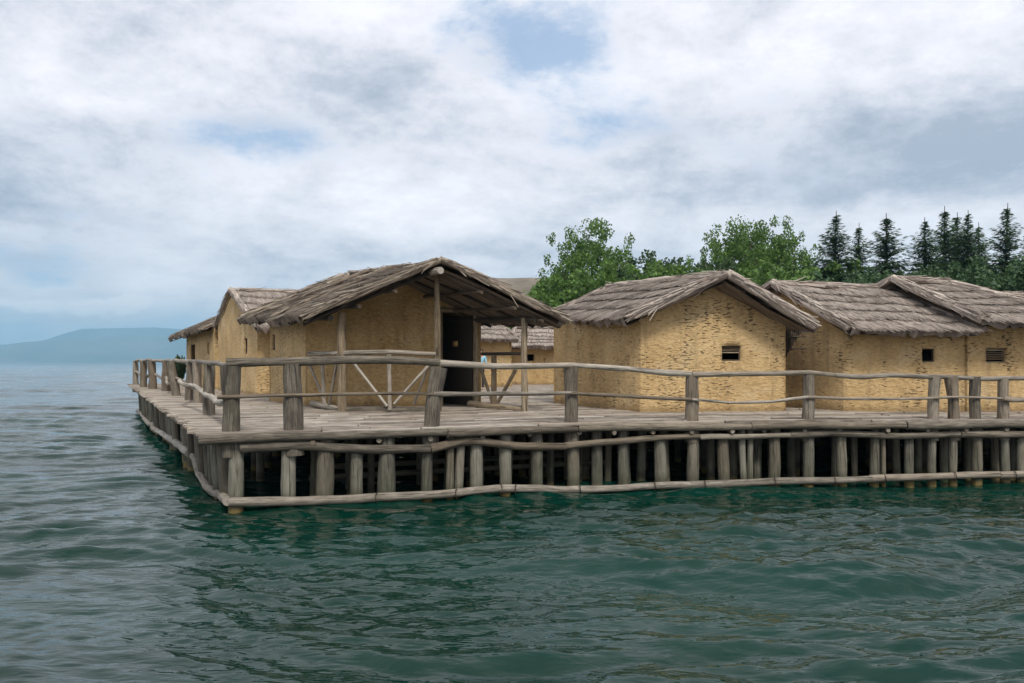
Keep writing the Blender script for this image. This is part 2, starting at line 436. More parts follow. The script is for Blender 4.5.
# ------------------------------------------------------------------ haze
def haze():
    mb = MB()
    X0, X1, Y0, Y1, Z0, Z1 = -14500, 14500, -400, 10300, -3.0, 440
    for z in (Z0, Z1):
        for x, y in ((X0, Y0), (X1, Y0), (X1, Y1), (X0, Y1)): mb.vert((x, y, z))
    for f in ((3, 2, 1, 0), (4, 5, 6, 7), (0, 1, 5, 4), (1, 2, 6, 5), (2, 3, 7, 6), (3, 0, 4, 7)): mb.face(f)
    m = bpy.data.materials.new('haze_air'); m.use_nodes = True; n = NT(m.node_tree); m.node_tree.nodes.clear()
    v = n.node('ShaderNodeVolumePrincipled'); v.inputs['Color'].default_value = (.38, .74, 1.0, 1)
    v.inputs['Density'].default_value = 0.00016; v.inputs['Anisotropy'].default_value = 0.0
    o_ = n.node('ShaderNodeOutputMaterial'); n.l.new(v.outputs[0], o_.inputs['Volume'])
    tag(mb.build('haze', m, smooth=False), kind='stuff')
haze()

# ------------------------------------------------------------------ the platform
DZ = 1.38
FRONT = [(-5.28, 13.55), (-1.33, 14.75), (1.06, 15.9), (3.62, 16.25), (6.16, 16.5), (10.3, 16.8), (16, 17.2), (26, 18)]
def frontY(x):
    if x <= FRONT[0][0]: return FRONT[0][1] + (x - FRONT[0][0]) * .304
    for (a, ya), (b, yb) in zip(FRONT, FRONT[1:]):
        if x <= b: return ya + (yb - ya) * (x - a) / (b - a)
    return FRONT[-1][1]
def sideX(y): return -5.28 - .519 * (y - 13.55)
plat = empty('wooden_platform', (-4.76, 13.8, 0), 'weathered timber platform on rough log piles standing in the green lake', 'platform')
def deck():
    mb = MB(); pitch = .155; k = 0
    while k < 218:
        x = -5.28 - .0698 * k * pitch / .155 * 1.0
        # left end on the side edge
        x = -5.28; 
        a = pitch * k
        x = -5.28 - (.519 * a) / (1 + .519 * .304)
        x += rng.uniform(-.16, .10)
        while x < 20:
            ln = rng.uniform(1.6, 4.2)
            x1 = min(x + ln, 20.4)
            zt = DZ + rng.uniform(-.012, .012) - (0.03 if rng.random() < .06 else 0)
            tw = rng.uniform(-.012, .012); wd = pitch * rng.uniform(.40, .47); r_ = rng.random(); uo = rng.random() * 40
            m_ = max(1, int((x1 - x) / 1.0)); prev = None
            pr = [(-wd, -.05), (-wd, -.012), (-wd * .55, 0), (wd * .55, 0), (wd, -.012), (wd, -.05)]
            for i in range(m_ + 1):
                xx = x + .015 + (x1 - x - .03) * i / m_
                yy = frontY(xx) + a + .06 + tw * (2 * i / m_ - 1)
                zz_ = zt + .008 * ns(xx, yy, 2)
                row = [mb.vert((xx, yy + p, zz_ + q), r_) for p, q in pr]
                if prev:
                    for j in range(5):
                        u0, u1 = j * .03 + uo, (j + 1) * .03 + uo
                        mb.face((prev[j], row[j], row[j + 1], prev[j + 1]), [(u0, xx - 1), (u0, xx), (u1, xx), (u1, xx - 1)])
                else: mb.face(row, [(0, 0)] * 6)
                prev = row
            mb.face(prev[::-1], [(0, 0)] * 6)
            x = x1
        k += 1
    mb.build('deck_boards', M['deck'], plat, smooth=False)
    # closed bed of split poles under the boards
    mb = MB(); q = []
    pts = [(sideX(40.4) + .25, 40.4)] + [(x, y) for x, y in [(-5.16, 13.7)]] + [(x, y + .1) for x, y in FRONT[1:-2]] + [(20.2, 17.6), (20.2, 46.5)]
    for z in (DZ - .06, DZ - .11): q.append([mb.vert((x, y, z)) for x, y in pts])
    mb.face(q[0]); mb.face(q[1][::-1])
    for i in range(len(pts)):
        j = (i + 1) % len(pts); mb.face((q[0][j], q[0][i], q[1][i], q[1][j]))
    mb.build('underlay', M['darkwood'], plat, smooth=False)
deck()
def log(name, mat, parent, *a, **k):
    mb = MB(); tube(mb, *a, **k); return mb.build(name, M[mat], parent)
def fpt(x, dy, z): return (x, frontY(x) + dy, z)
# edge beams along the front (butted lengths)
ed = [-5.32, -1.2, 1.3, 4.9, 8.2, 12.2, 16.5, 20.2]
for a, b in zip(ed, ed[1:]):
    log('edge_beam', 'log', plat, [fpt(a + .01, .02, DZ - .115 + rng.uniform(-.01, .01)), fpt((a + b) / 2, .0, DZ - .11), fpt(b - .01, .02, DZ - .115)],
        (.105, .085), 10, .3, .10, .03, flat=.85)
# the waterline log and the upper tie log, following their real wavering heights
def poly(px, dy, k=1):
    out = []
    for x, y in px:
        # point of the front line in this direction
        X = 0
        for _ in range(30): X = (x - CX) / F * (frontY(X) + dy)
        Yv = frontY(X) + dy
        out.append((X, Yv, CH + (HZ - y) / F * Yv))
    return out
low = poly([(229, 502), (300, 500), (360, 498), (440, 494), (500, 489), (565, 489), (640, 486), (690, 485), (760, 482), (820, 481), (870, 479), (940, 476), (1000, 475), (1060, 474), (1250, 471)], .05)
joints = [(0, 4, .085), (4, 7, .08), (7, 10, .08), (10, 12, .078), (12, 14, .075)]
for a, b, r in joints: log('waterline_log', 'palelog', plat, low[a:b + 1], (r, r * .88), 10, .22, .10, .05)
up = poly([(240, 448), (300, 446), (360, 449), (430, 449), (470, 441), (520, 446), (565, 446), (610, 442), (650, 438), (700, 437), (790, 435), (830, 433), (900, 436), (960, 434), (1024, 434), (1250, 432)], .06)
for a, b, r in [(0, 3, .095), (3, 6, .085), (6, 9, .07), (9, 10, .065), (10, 13, .075), (13, 15, .075)]:
    log('tie_log', 'log', plat, up[a:b + 1], (r, r * .85), 10, .22, .10, .04)
for k in range(2, 14):
    a = Vector(low[k]); r_ = .092
    mb = MB(); tube(mb, [(a[0] + .3 + .01 * math.sin(t), a[1] + r_ * math.cos(t / 2), (a[2] + Vector(low[k + 1])[2] * 0) + r_ * math.sin(t / 2)) for t in range(0, 14)], .011, 5, .08, 0, caps=False)
    mb.build('lashing', M['darkwood'], plat)
# side logs
SD = [(-4.80, 13.78, .2), (-5.14, 14.4, .15), (-5.98, 15.9, .12), (-6.8, 17.5, .24), (-7.75, 19.3, .38), (-8.85, 21.4, .38), (-12.2, 27.6, .20), (-15.8, 34.5, .12), (-19.0, 40.8, .06)]
SD = [(x - .06, y, z) for x, y, z in SD]
for a, b, r in [(0, 4, .085), (4, 6, .10), (6, 8, .10)]: log('waterline_log', 'palelog', plat, SD[a:b + 1], (r, r * .85), 10, .25, .12, .08)
log('edge_beam', 'log', plat, [(-5.22, 13.7, DZ - .13), (sideX(27) + .1, 27, DZ - .13)], (.09, .08), 10, .4, .1, .03)
log('edge_beam', 'log', plat, [(sideX(27) + .1, 27.02, DZ - .13), (sideX(41) + .1, 41, DZ - .13)], (.09, .08), 10, .4, .1, .03)
def pile(x, y, top, r, lx=0, ly=0, sides=10, mat='pile', r2=None):
    mb = MB(); tube(mb, [(x, y, -.9), (x + lx, y + ly, top)], (r2 or r * 1.12, r), sides, .3, .09, .02)
    return mb.build('pile', M[mat], plat)
npile = 0
for px, wpx, lean, top in [(236, 17, 0, 1.3), (288, 16, .02, 1.25), (324, 19, .10, 1.22), (357, 14, -.02, 1.02), (386, 19, .04, 1.24), (427, 12, 0, 1.24), (450, 9, .03, 1.2), (459, 10, .05, 1.2), (476, 14, 0, 1.25),
                           (505, 14, .01, 1.22), (537, 14, -.03, 1.2), (573, 14, 0, 1.25), (597, 12, -.01, 1.22), (623, 12, .01, 1.25), (661, 14, -.05, 1.05), (693, 13, .02, 1.22), (724, 13, -.05, 1.05),
                           (743, 8, -.05, 1.2), (750, 7, 0, 1.2), (774, 13, .04, 1.2), (808, 12, 0, 1.25), (842, 11, -.03, 1.1), (874, 10, .04, 1.2), (883, 5, 0, 1.2), (909, 10, 0, 1.1), (931, 9, .05, 1.1),
                           (953, 9, 0, 1.2), (977, 11, 0, 1.25), (1005, 9, 0, 1.2), (1021, 9, .03, 1.1), (1048, 10, 0, 1.2), (1075, 10, .02, 1.2), (1110, 10, 0, 1.2)]:
    p = poly([(px, 450)], .2)[0]
    pile(p[0] - lean * .5, p[1], top, wpx * .43 / F * p[1], lean, 0, 12); npile += 1
# side piles: a close palisade
t = .9; yq = 14.5
while yq < 40.4:
    x = -4.62 - .525 * (yq - 13.6); r = rng.uniform(.085, .135)
    pile(x + rng.uniform(-.05, .05), yq, DZ - rng.uniform(.02, .10), r, rng.uniform(-.24, -.12), rng.uniform(-.05, .05), 9); npile += 1
    yq += rng.uniform(.60, .85) * (.85 if yq < 20 else 1.55)
# second row close behind the first, dim under the deck
x = -4.1
while npile < 100:
    y = frontY(x) + rng.uniform(.6, 1.0)
    pile(x, y, DZ - .12, rng.uniform(.065, .105), rng.uniform(-.08, .08), 0, 7); npile += 1
    x += rng.uniform(.36, .62)
mb = MB(); x = 12.9
while x < 20:
    tube(mb, [(x, frontY(x) + .2, -.9), (x, frontY(x) + .2, DZ - .15)], rng.uniform(.08, .11), 8, .5); x += rng.uniform(.45, .7)
for i in range(420):
    x = rng.uniform(-12, 20); y = frontY(x) + rng.uniform(1.3, 18)
    if x < sideX(y) + .9: continue
    r = rng.uniform(.08, .14); tube(mb, [(x, y, -.9), (x, y, DZ - .12)], r, 7, .8)
tag(mb.build('inner_piles', M['pile'], plat), kind='stuff')
# joists reach out under the edge beam
for x in (-4.35, -3.5, -2.4, -1.5, -.55, .35, 1.35, 2.05, 2.85, 3.65, 4.5, 5.2, 6.05, 6.8, 7.8, 8.7, 9.5, 10.4, 11.2, 12):
    log('joist', 'log', plat, [fpt(x, rng.uniform(-.05, .08), DZ - .215), (x - .3, frontY(x) + 3, DZ - .20)], (.048, .07), 8, .5, .12, .02)
# sub-beams deep under the deck
for dy, z in ((2.2, .45), (1.4, .35)):
    log('brace_log', 'pile', plat, [fpt(-3.9, dy, z), fpt(2, dy, z + .05)], (.06, .05), 8, .5)

# ------------------------------------------------------------------ railings
rf = empty('railing', (-4.9, 13.9, DZ), 'rustic log railing along the long front edge of the platform', 'railing')
def rpt(px, y, dy=.22): return poly([(px, y)], dy)[0]
for px, ytop, wt, wb, lean in [(231, 366, 21, 17, .0), (293, 364, 18, 21, -.05), (434, 367, 17, 15, .14), (571, 367, 15, 14, 0), (692, 376, 13, 14, 0), (808, 374, 11, 13, .02), (934, 376, 11, 11, .06), (953, 377, 12, 11, -.08), (975, 377, 11, 12, -.02), (1003, 378, 10, 11, -.02), (1120, 377, 11, 11, 0)]:
    b = rpt(px, 430); tp = rpt(px, ytop); k = b[1] / F / 2
    log('post', 'pile' if px == 231 else 'log', rf, [(b[0] - lean / 2, b[1], DZ - .45), (b[0], b[1], (DZ + tp[2]) / 2), (b[0] + lean / 2, b[1], tp[2])], (wb * k, (wb + wt) / 2 * k * .95, wt * k), 12, .16, .12, .02)
T = [(226, 363), (260, 362), (300, 361.5), (345, 360), (380, 359.5), (415, 361), (440, 363), (470, 365), (500, 366.5), (535, 366), (571, 365), (600, 367), (630, 369), (660, 372.5), (692, 374.5), (730, 374), (770, 373.5), (808, 372.5), (835, 375), (860, 377), (890, 375), (920, 376.5), (950, 377), (985, 379), (1024, 378), (1130, 378)]
T = [rpt(a, b, .18) for a, b in T]
for a, b, r in ((0, 6, (.082, .072)), (6, 10, (.062, .055)), (10, 14, (.052, .062)), (14, 18, (.058, .045)), (18, 25, (.05, .052))):
    sh = .05 if (a // 4) % 2 else 0
    log('top_rail', 'log' if a in (0, 14) else 'palelog', rf, [(x, y - sh, z) for x, y, z in T[a:b + 1]], r, 10, .2, .12, .0)
Lw = [(217, 397), (232, 397), (262, 396), (293, 395.5), (350, 394), (400, 393.5), (434, 394), (470, 394.5), (520, 393.5), (571, 393), (620, 396), (655, 398), (692, 399.5), (730, 402.5), (770, 402), (808, 397), (850, 399), (900, 399), (934, 398), (953, 397), (1003, 398.5), (1010, 400), (1040, 399), (1130, 399)]
Lw = [rpt(a, b, .07) for a, b in Lw]
for a, b, r in ((0, 6, (.035, .028)), (6, 9, (.045, .038)), (9, 12, (.034, .036)), (12, 15, (.026, .034)), (15, 20, (.034, .024)), (20, 23, (.055, .04))):
    log('lower_rail', ('log', 'palelog', 'log', 'palelog', 'palelog', 'log')[(0, 6, 9, 12, 15, 20).index(a)], rf, Lw[a:b + 1], r, 8, .2, .15, .012)
# wire lashings
for px, y in ((231, 397), (293, 371), (434, 394), (571, 393), (571, 381), (692, 400), (808, 397), (953, 397)):
    p = rpt(px, y); mb = MB(); r = .135
    tube(mb, [(p[0] + r * math.cos(a / 12 * 6.283), p[1] + r * math.sin(a / 12 * 6.283), p[2] + .01 * math.sin(a)) for a in range(13)], .009, 5, .1, 0, caps=False)
    mb.build('lashing', M['darkwood'], rf)

rs = empty('railing', (-6.8, 18, DZ), 'crooked log railing with curving branch rails receding along the left edge', 'railing')
side = [(209, 415, 364, 12, .0), (198.5, 403, 362, 9, .06), (190.5, 400, 362, 11, -.05), (178, 396, 362, 9, .25), (166.5, 391, 361, 9, .0), (153.5, 389, 361, 8, .08), (143.5, 387, 361, 7, 0), (135.5, 384.5, 361, 5.5, 0)]
sp3 = []
for px, yb, yt, wpx, lean in side:
    Y = F * (CH - DZ) / (yb - HZ); b = at(px, yb, Y); tz = CH + (HZ - yt) / F * Y
    sp3.append((b.x, Y, tz)); r = wpx / 2 / F * Y
    log('post', 'log', rs, [(b.x - .0, Y, DZ - .4), (b.x - lean, Y, tz)], (r, r * .92), 10, .2, .12, .02)
c0 = rpt(231, 397)
TR = [(-4.95, 14.0, 2.54)] + [(x, y - .05, z + .02) for x, y, z in sp3]
log('top_rail', 'palelog', rs, TR[:4], (.05, .06), 9, .25, .12, .04)
log('top_rail', 'palelog', rs, TR[3:], (.07, .06), 9, .3, .12, .06)
LR = [(-4.95, 13.95, 1.93), (-5.6, 15.3, 1.80), (sp3[0][0] - .05, sp3[0][1], 1.86), (sp3[2][0] + 1.2, 21.3, 2.05), (sp3[2][0] + .05, sp3[2][1], 1.72), (sp3[3][0], sp3[3][1], 1.98), (-12.9, 30, 1.72), (sp3[4][0], sp3[4][1], 2.02), (-15, 34.5, 1.75), (sp3[5][0], sp3[5][1], 2.05), (-17.4, 38, 1.85), (sp3[7][0], sp3[7][1], 2.05)]
log('lower_rail', 'palelog', rs, LR[:4], (.07, .05), 9, .18, .15, .1)
log('lower_rail', 'palelog', rs, LR[3:7], (.055, .05), 9, .25, .15, .1)
log('lower_rail', 'palelog', rs, LR[6:], (.055, .05), 9, .25, .15, .1)

# ------------------------------------------------------------------ huts
def planefit(q):
    A = np.array([[p[0], p[1], 1] for p in q]); z = np.array([p[2] for p in q])
    s, *_ = np.linalg.lstsq(A, z, rcond=None); return s
class Roof:
    """slopes: list of (ridge0, ridge1, eave0, eave1)"""
    def __init__(s, slopes, thick=.16): s.sl = [[Vector(p) for p in q] for q in slopes]; s.pl = [planefit(q) for q in slopes]; s.th = thick
    def z(s, x, y): return min(p[0] * x + p[1] * y + p[2] for p in s.pl)
def thatch_slope(parent, q, mat, courses=4, thick=.16, ragged=.10, straw=4200, lift=.075, poles=True, sag=.05, seed=0, width=.017, und='thatch_old'):
    R0, R1, E0, E1 = q
    nrm = (R1 - R0).cross(E0 - R0).normalized()
    if nrm.z < 0: nrm = -nrm
    Lw_ = ((R1 - R0).length + (E1 - E0).length) / 2; Ls = ((E0 - R0).length + (E1 - R1).length) / 2
    def P(u, v, h=0):
        p = R0.lerp(R1, u).lerp(E0.lerp(E1, u), v)
        s_ = sag * (ns(u * Lw_ * .55 + seed, v * 1.2, 3) * 1.3 + ns(u * Lw_ * 2 + seed, v * 3, 9) * .5)
        return p + nrm * (h + s_)
    mb = MB()
    nu = max(8, int(Lw_ / .10))
    for c in range(courses):
        v0 = c / courses - (.06 if c else 0.0); v1 = (c + 1) / courses + .03
        nv = 5; grid = []
        rag = [ragged / Ls * (ns(i * .35, c * 3 + seed, 1) + .7 * (rng.random() - .5)) for i in range(nu + 1)]
        for j in range(nv + 1):
            row = []
            for i in range(nu + 1):
                t = j / nv; u = i / nu
                v = v0 + (v1 + rag[i] - v0) * t
                h = lift * (.15 + .95 * t) + .022 * ns(u * Lw_ * 5, v * 4, c + seed) + .012 * (rng.random() - .5)
                row.append(mb.vert(P(u, v, h), .28 + .3 * ns(u * Lw_ * 3, v * 2, 5)))
            grid.append(row)
        # lower lip
        row = [mb.vert(P(i / nu, v1 + rag[i] - .01, -.02 if c < courses - 1 else -thick * rng.uniform(.35, .95)), rng.random() * .5) for i in range(nu + 1)]
        grid.append(row)
        for j in range(nv + 1):
            for i in range(nu):
                u0, u1 = i / nu * Lw_, (i + 1) / nu * Lw_; va, vb = (v0 + (v1 - v0) * j / nv) * Ls, (v0 + (v1 - v0) * (j + 1) / nv) * Ls
                mb.face((grid[j][i], grid[j][i + 1], grid[j + 1][i + 1], grid[j + 1][i]), [(u0 + seed, va), (u1 + seed, va), (u1 + seed, vb), (u0 + seed, vb)])
    # loose stalks lying down the slope
    dirv = lambda u: (E0.lerp(E1, u) - R0.lerp(R1, u)).normalized()
    al = (E1 - E0).normalized()
    for i in range(straw):
        c = rng.randrange(courses); u = rng.random(); t0 = rng.random() * .75
        v0 = (c + t0) / courses; ln = rng.uniform(.25, .8) / Ls
        vend = (c + 1) / courses + .04 + rng.uniform(-.03, .05) + (ragged / Ls * rng.uniform(-.3, 1.1) if c == courses - 1 else 0)
        v1 = min(v0 + ln, vend)
        if v1 - v0 < .02: continue
        du = rng.gauss(0, .05) * (v1 - v0) * Ls / Lw_ * (6 if rng.random() < .04 else 2)
        h0 = lift * (.15 + .95 * (v0 * courses - c)) + rng.uniform(.004, .022); h1 = lift * (.15 + .95 * min(1.1, v1 * courses - c)) + rng.uniform(.004, .035)
        wv = al * (width * rng.uniform(.5, 1.3)); r_ = rng.random()
        a, b = P(u, v0, h0), P(min(1.02, max(-.02, u + du)), v1, h1)
        md = (a + b) / 2 + nrm * .012
        ids = [mb.vert(a - wv * .5, r_), mb.vert(a + wv * .5, r_), mb.vert(md + wv * .5, r_), mb.vert(md - wv * .5, r_), mb.vert(b + wv * .35, r_), mb.vert(b - wv * .35, r_)]
        uu = rng.random() * 30
        mb.face((ids[0], ids[1], ids[2], ids[3]), [(uu, 0), (uu + .02, 0), (uu + .02, .2), (uu, .2)])
        mb.face((ids[3], ids[2], ids[4], ids[5]), [(uu, .2), (uu + .02, .2), (uu + .02, .4), (uu, .4)])
    ro = mb.build('thatch_slope', M[mat], parent)
    # reed underside
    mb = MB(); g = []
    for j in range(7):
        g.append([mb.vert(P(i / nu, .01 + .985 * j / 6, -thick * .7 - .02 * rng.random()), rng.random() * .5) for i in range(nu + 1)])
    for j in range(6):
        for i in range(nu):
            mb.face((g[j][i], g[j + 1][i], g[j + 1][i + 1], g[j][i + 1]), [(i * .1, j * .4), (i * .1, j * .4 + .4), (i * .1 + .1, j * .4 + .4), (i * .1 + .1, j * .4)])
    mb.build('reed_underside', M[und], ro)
    if poles:
        for c in range(1, courses):
            v = c / courses + .01; mb = MB()
            a_, b_ = rng.uniform(-.01, .06), rng.uniform(.93, 1.01)
            pts = [P(a_ + (b_ - a_) * k / 8, v + .03 * ns(k * .7, c, seed), lift * 1.02) for k in range(9)]
            tube(mb, pts, (.026, .02), 6, .2, .15, .02); mb.build('binding_pole', M['darkwood'], ro)
    return ro
def verge(parent, a, b, r, mat='thatch', n=220, inward=None):
    """thick bundle of reeds along a gable edge, with stalks running down it"""
    a, b = Vector(a), Vector(b); d = (b - a); L_ = d.length; d.normalize()
    mb = MB(); tube(mb, [a, a.lerp(b, .33), a.lerp(b, .66), b], (r * .85, r, r, r * .8), 9, .14, .22, .05)
    side_ = d.cross(Vector((0, 0, 1))).normalized(); up_ = side_.cross(d).normalized()
    for i in range(n):
        t = rng.random() ** .9; th = rng.uniform(-.4, 3.6)
        o_ = (side_ * math.cos(th) + up_ * math.sin(th)) * r * rng.uniform(1.0, 1.22)
        p = a.lerp(b, t * .95) + o_; l = min(rng.uniform(.2, .7), (1 - t * .95) * L_ + rng.uniform(.0, .10))
        e = p + d * l + Vector((rng.gauss(0, .03), rng.gauss(0, .03), rng.gauss(-.01, .03))) * (2.5 if rng.random() < .12 else 1)
        wv = d.cross(o_).normalized() * .012 * rng.uniform(.6, 1.5); r_ = rng.random(); uu = rng.random() * 9
        mb.face([mb.vert(p - wv, r_), mb.vert(p + wv, r_), mb.vert(e + wv * .6, r_), mb.vert(e - wv * .6, r_)], [(uu, 0), (uu + .02, 0), (uu + .02, .4), (uu, .4)])
    return mb.build('verge_bundle', M[mat], parent)

def wall(parent, p0, p1, roof, mat='mud', holes=(), zb=DZ - .04, thick=.16, top=None, name='wall', sub=.02, seed=0, step=.11):
    """daub wall from p0 to p1 (outer face to the right of that direction); holes = (s0, s1, z0, z1) in metres"""
    p0, p1 = Vector((*p0, 0)), Vector((*p1, 0)); d = p1 - p0; L_ = d.length; d.normalize(); nrm = Vector((d.y, -d.x, 0))
    ss = list(np.linspace(0, L_, max(2, int(L_ / step)))) ; 
    topf = lambda s: (roof.z(*(p0 + d * s).xy) - roof.th * .45) if top is None else top
    zmax = max(topf(s) for s in ss) + .01
    zs = list(np.arange(zb, zmax, step)) + [zmax]
    for h in holes:
        ss = [s for s in ss if min(abs(s - h[0]), abs(s - h[1])) > .03] + [h[0], h[1]]
        zs = [z for z in zs if min(abs(z - h[2]), abs(z - h[3])) > .03] + [h[2], h[3]]
    ss.sort(); zs.sort()
    mb = MB(); out = {}; inn = {}
    def vo(i, j):
        if (i, j) not in out:
            s, z = ss[i], min(zs[j], topf(ss[i]))
            e = min(1, s / .12, (L_ - s) / .12)
            dd = (.028 * ns(s * 1.1 + seed, z * 1.1, 1) + .014 * ns(s * 5 + seed, z * 6, 2)) * max(0, e) - .02 * (1 - max(0, e))
            p = p0 + d * s + nrm * dd; out[i, j] = mb.vert((p.x, p.y, z))
        return out[i, j]
    def vi(i, j):
        if (i, j) not in inn:
            s, z = ss[i], min(zs[j], topf(ss[i])); p = p0 + d * min(max(s, thick + .02), L_ - thick - .02) - nrm * thick; inn[i, j] = mb.vert((p.x, p.y, z))
        return inn[i, j]
    def solid(i, j):
        if i < 0 or j < 0 or i >= len(ss) - 1 or j >= len(zs) - 1: return False
        cs, cz = (ss[i] + ss[i + 1]) / 2, (zs[j] + zs[j + 1]) / 2
        return not any(h[0] < cs < h[1] and h[2] < cz < h[3] for h in holes)
    for i in range(len(ss) - 1):
        for j in range(len(zs) - 1):
            if zs[j] >= topf(ss[i]) - 1e-4 and zs[j] >= topf(ss[i + 1]) - 1e-4: continue
            uv = lambda a, b: (ss[a] + seed * 3.1, min(zs[b], topf(ss[a])) - DZ)
            if solid(i, j):
                k = [(i, j), (i + 1, j), (i + 1, j + 1), (i, j + 1)]; u_ = [uv(*q) for q in k]
                mb.face([vo(*q) for q in k], u_); mb.face([vi(*q) for q in k][::-1], u_[::-1])
            else:
                for (di, dj, a, b) in ((-1, 0, (i, j + 1), (i, j)), (1, 0, (i + 1, j), (i + 1, j + 1)), (0, -1, (i, j), (i + 1, j)), (0, 1, (i + 1, j + 1), (i, j + 1))):
                    if solid(i + di, j + dj):
                        mb.face((vo(*a), vo(*b), vi(*b), vi(*a)), [uv(*a), uv(*b), uv(*b), uv(*a)])
    o = mb.build(name, M[mat], parent)
    o.data.materials.append(M['inner_shade']); ni = set(inn.values())
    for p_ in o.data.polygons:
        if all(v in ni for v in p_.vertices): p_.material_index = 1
    return o, (lambda s, z, off=0: p0 + d * s + nrm * off + Vector((0, 0, z)))
def window_frame(parent, f, s0, s1, z0, z1, slats=0, lintel=True, name='window'):
    mb = MB(); m = .02
    tube(mb, [f(s0 - .05, z0 + .01, -.05), f(s1 + .05, z0 + .01, -.05)], .022, 6, .1)
    tube(mb, [f(s0 - .07, z1, -.04), f(s1 + .07, z1 + .01, -.04)], .03, 6, .1)
    tube(mb, [f(s0 + .01, z0, -.07), f(s0 + .01, z1, -.07)], .02, 6, .1); tube(mb, [f(s1 - .01, z0, -.07), f(s1 - .01, z1, -.07)], .02, 6, .1)
    for k in range(slats):
        z = z1 - (k + 1) * .055; tube(mb, [f(s0, z, -.08), f(s1, z + rng.uniform(-.01, .01), -.08)], .018, 6, .15)
    return mb.build(name, M['darkwood'] if slats == 0 else M['brownlog'], parent)

# --- hut with porch --------------------------------------------------
H = empty('porch_hut', (-3.2, 21.7, DZ), 'clay hut with open log porch and ragged brown thatch near the platform corner', 'hut')
FLe, FRp, FRe = Vector((-4.86, 18.9, 3.62)), Vector((-1.68, 18.85, 4.93)), Vector((1.25, 18.9, 3.56))
BLe, BRp, BRe = Vector((-8.35, 24.8, 3.92)), Vector((-5.15, 24.8, 5.18)), Vector((-2.25, 24.8, 3.84))
A = Roof([(FRp, BRp, FLe, BLe), (FRp, BRp, FRe, BRe)])
rf_ = empty('roof', (-3.2, 21.7, 4.5)); put(rf_, H)
thatch_slope(rf_, A.sl[0], 'thatch_old', 4, .18, .22, 5200, .10, True, .10, 11)
thatch_slope(rf_, A.sl[1], 'thatch_old', 4, .18, .18, 3000, .10, True, .07, 15)
verge(rf_, FRp + Vector((0, -.02, .06)), FLe + Vector((-.05, -.02, .02)), .085, 'thatch_old', 420)
verge(rf_, FRp + Vector((0, -.02, .06)), FRe + Vector((.05, -.02, .02)), .085, 'thatch_old', 420)
verge(rf_, FRp + Vector((-.05, .3, .10)), FLe + Vector((-.25, .35, .10)), .07, 'thatch_old', 200)
verge(rf_, BRp + Vector((0, 0, .05)), BLe + Vector((0, 0, .0)), .14, 'thatch_old', 160)
verge(rf_, FRp + Vector((-.6, 1.0, .02)), BRp + Vector((0, 0, .08)), .10, 'thatch_old', 260)
# heavy rolled bundles on the left slope
for t in (.36, .62, .86):
    verge(rf_, FRp.lerp(BRp, t) + Vector((-.2, 0, .05)), FLe.lerp(BLe, t) + Vector((-.12, 0, .09)), .075, 'thatch_old', 150)
log('ridge_pole', 'palelog', H, [FRp + Vector((.02, -.22, -.22)), BRp + Vector((0, .1, -.22))], (.085, .08), 10, .4)
for s_ in (-1, 1):
    e0, e1 = (FLe, BLe) if s_ < 0 else (FRe, BRe)
    for t in (.04, .2, .36, .52, .7, .86, .98):
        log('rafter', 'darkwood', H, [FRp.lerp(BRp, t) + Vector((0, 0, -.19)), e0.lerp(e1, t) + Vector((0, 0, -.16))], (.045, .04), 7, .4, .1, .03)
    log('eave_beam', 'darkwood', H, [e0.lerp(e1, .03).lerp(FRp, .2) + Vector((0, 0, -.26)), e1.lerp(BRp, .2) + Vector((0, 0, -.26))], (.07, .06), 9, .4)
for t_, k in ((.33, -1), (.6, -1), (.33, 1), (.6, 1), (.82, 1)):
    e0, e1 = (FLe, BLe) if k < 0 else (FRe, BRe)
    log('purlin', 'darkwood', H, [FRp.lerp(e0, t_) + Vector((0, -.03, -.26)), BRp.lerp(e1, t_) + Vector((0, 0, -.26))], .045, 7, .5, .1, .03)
wFL, wFR, wBR, wBL = (-5.6, 21.7), (-.84, 21.7), (-2.55, 24.5), (-7.42, 24.5)
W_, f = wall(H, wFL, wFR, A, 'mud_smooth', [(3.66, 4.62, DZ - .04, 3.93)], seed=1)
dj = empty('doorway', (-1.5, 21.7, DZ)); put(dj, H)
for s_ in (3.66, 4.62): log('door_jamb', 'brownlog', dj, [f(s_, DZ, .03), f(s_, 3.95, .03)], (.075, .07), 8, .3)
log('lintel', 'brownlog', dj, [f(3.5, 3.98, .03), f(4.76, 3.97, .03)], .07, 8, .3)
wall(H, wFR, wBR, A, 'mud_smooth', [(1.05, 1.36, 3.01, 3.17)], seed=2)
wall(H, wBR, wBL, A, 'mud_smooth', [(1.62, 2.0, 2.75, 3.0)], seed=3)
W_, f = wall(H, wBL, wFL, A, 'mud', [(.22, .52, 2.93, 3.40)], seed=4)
window_frame(H, f, .22, .52, 2.93, 3.40)
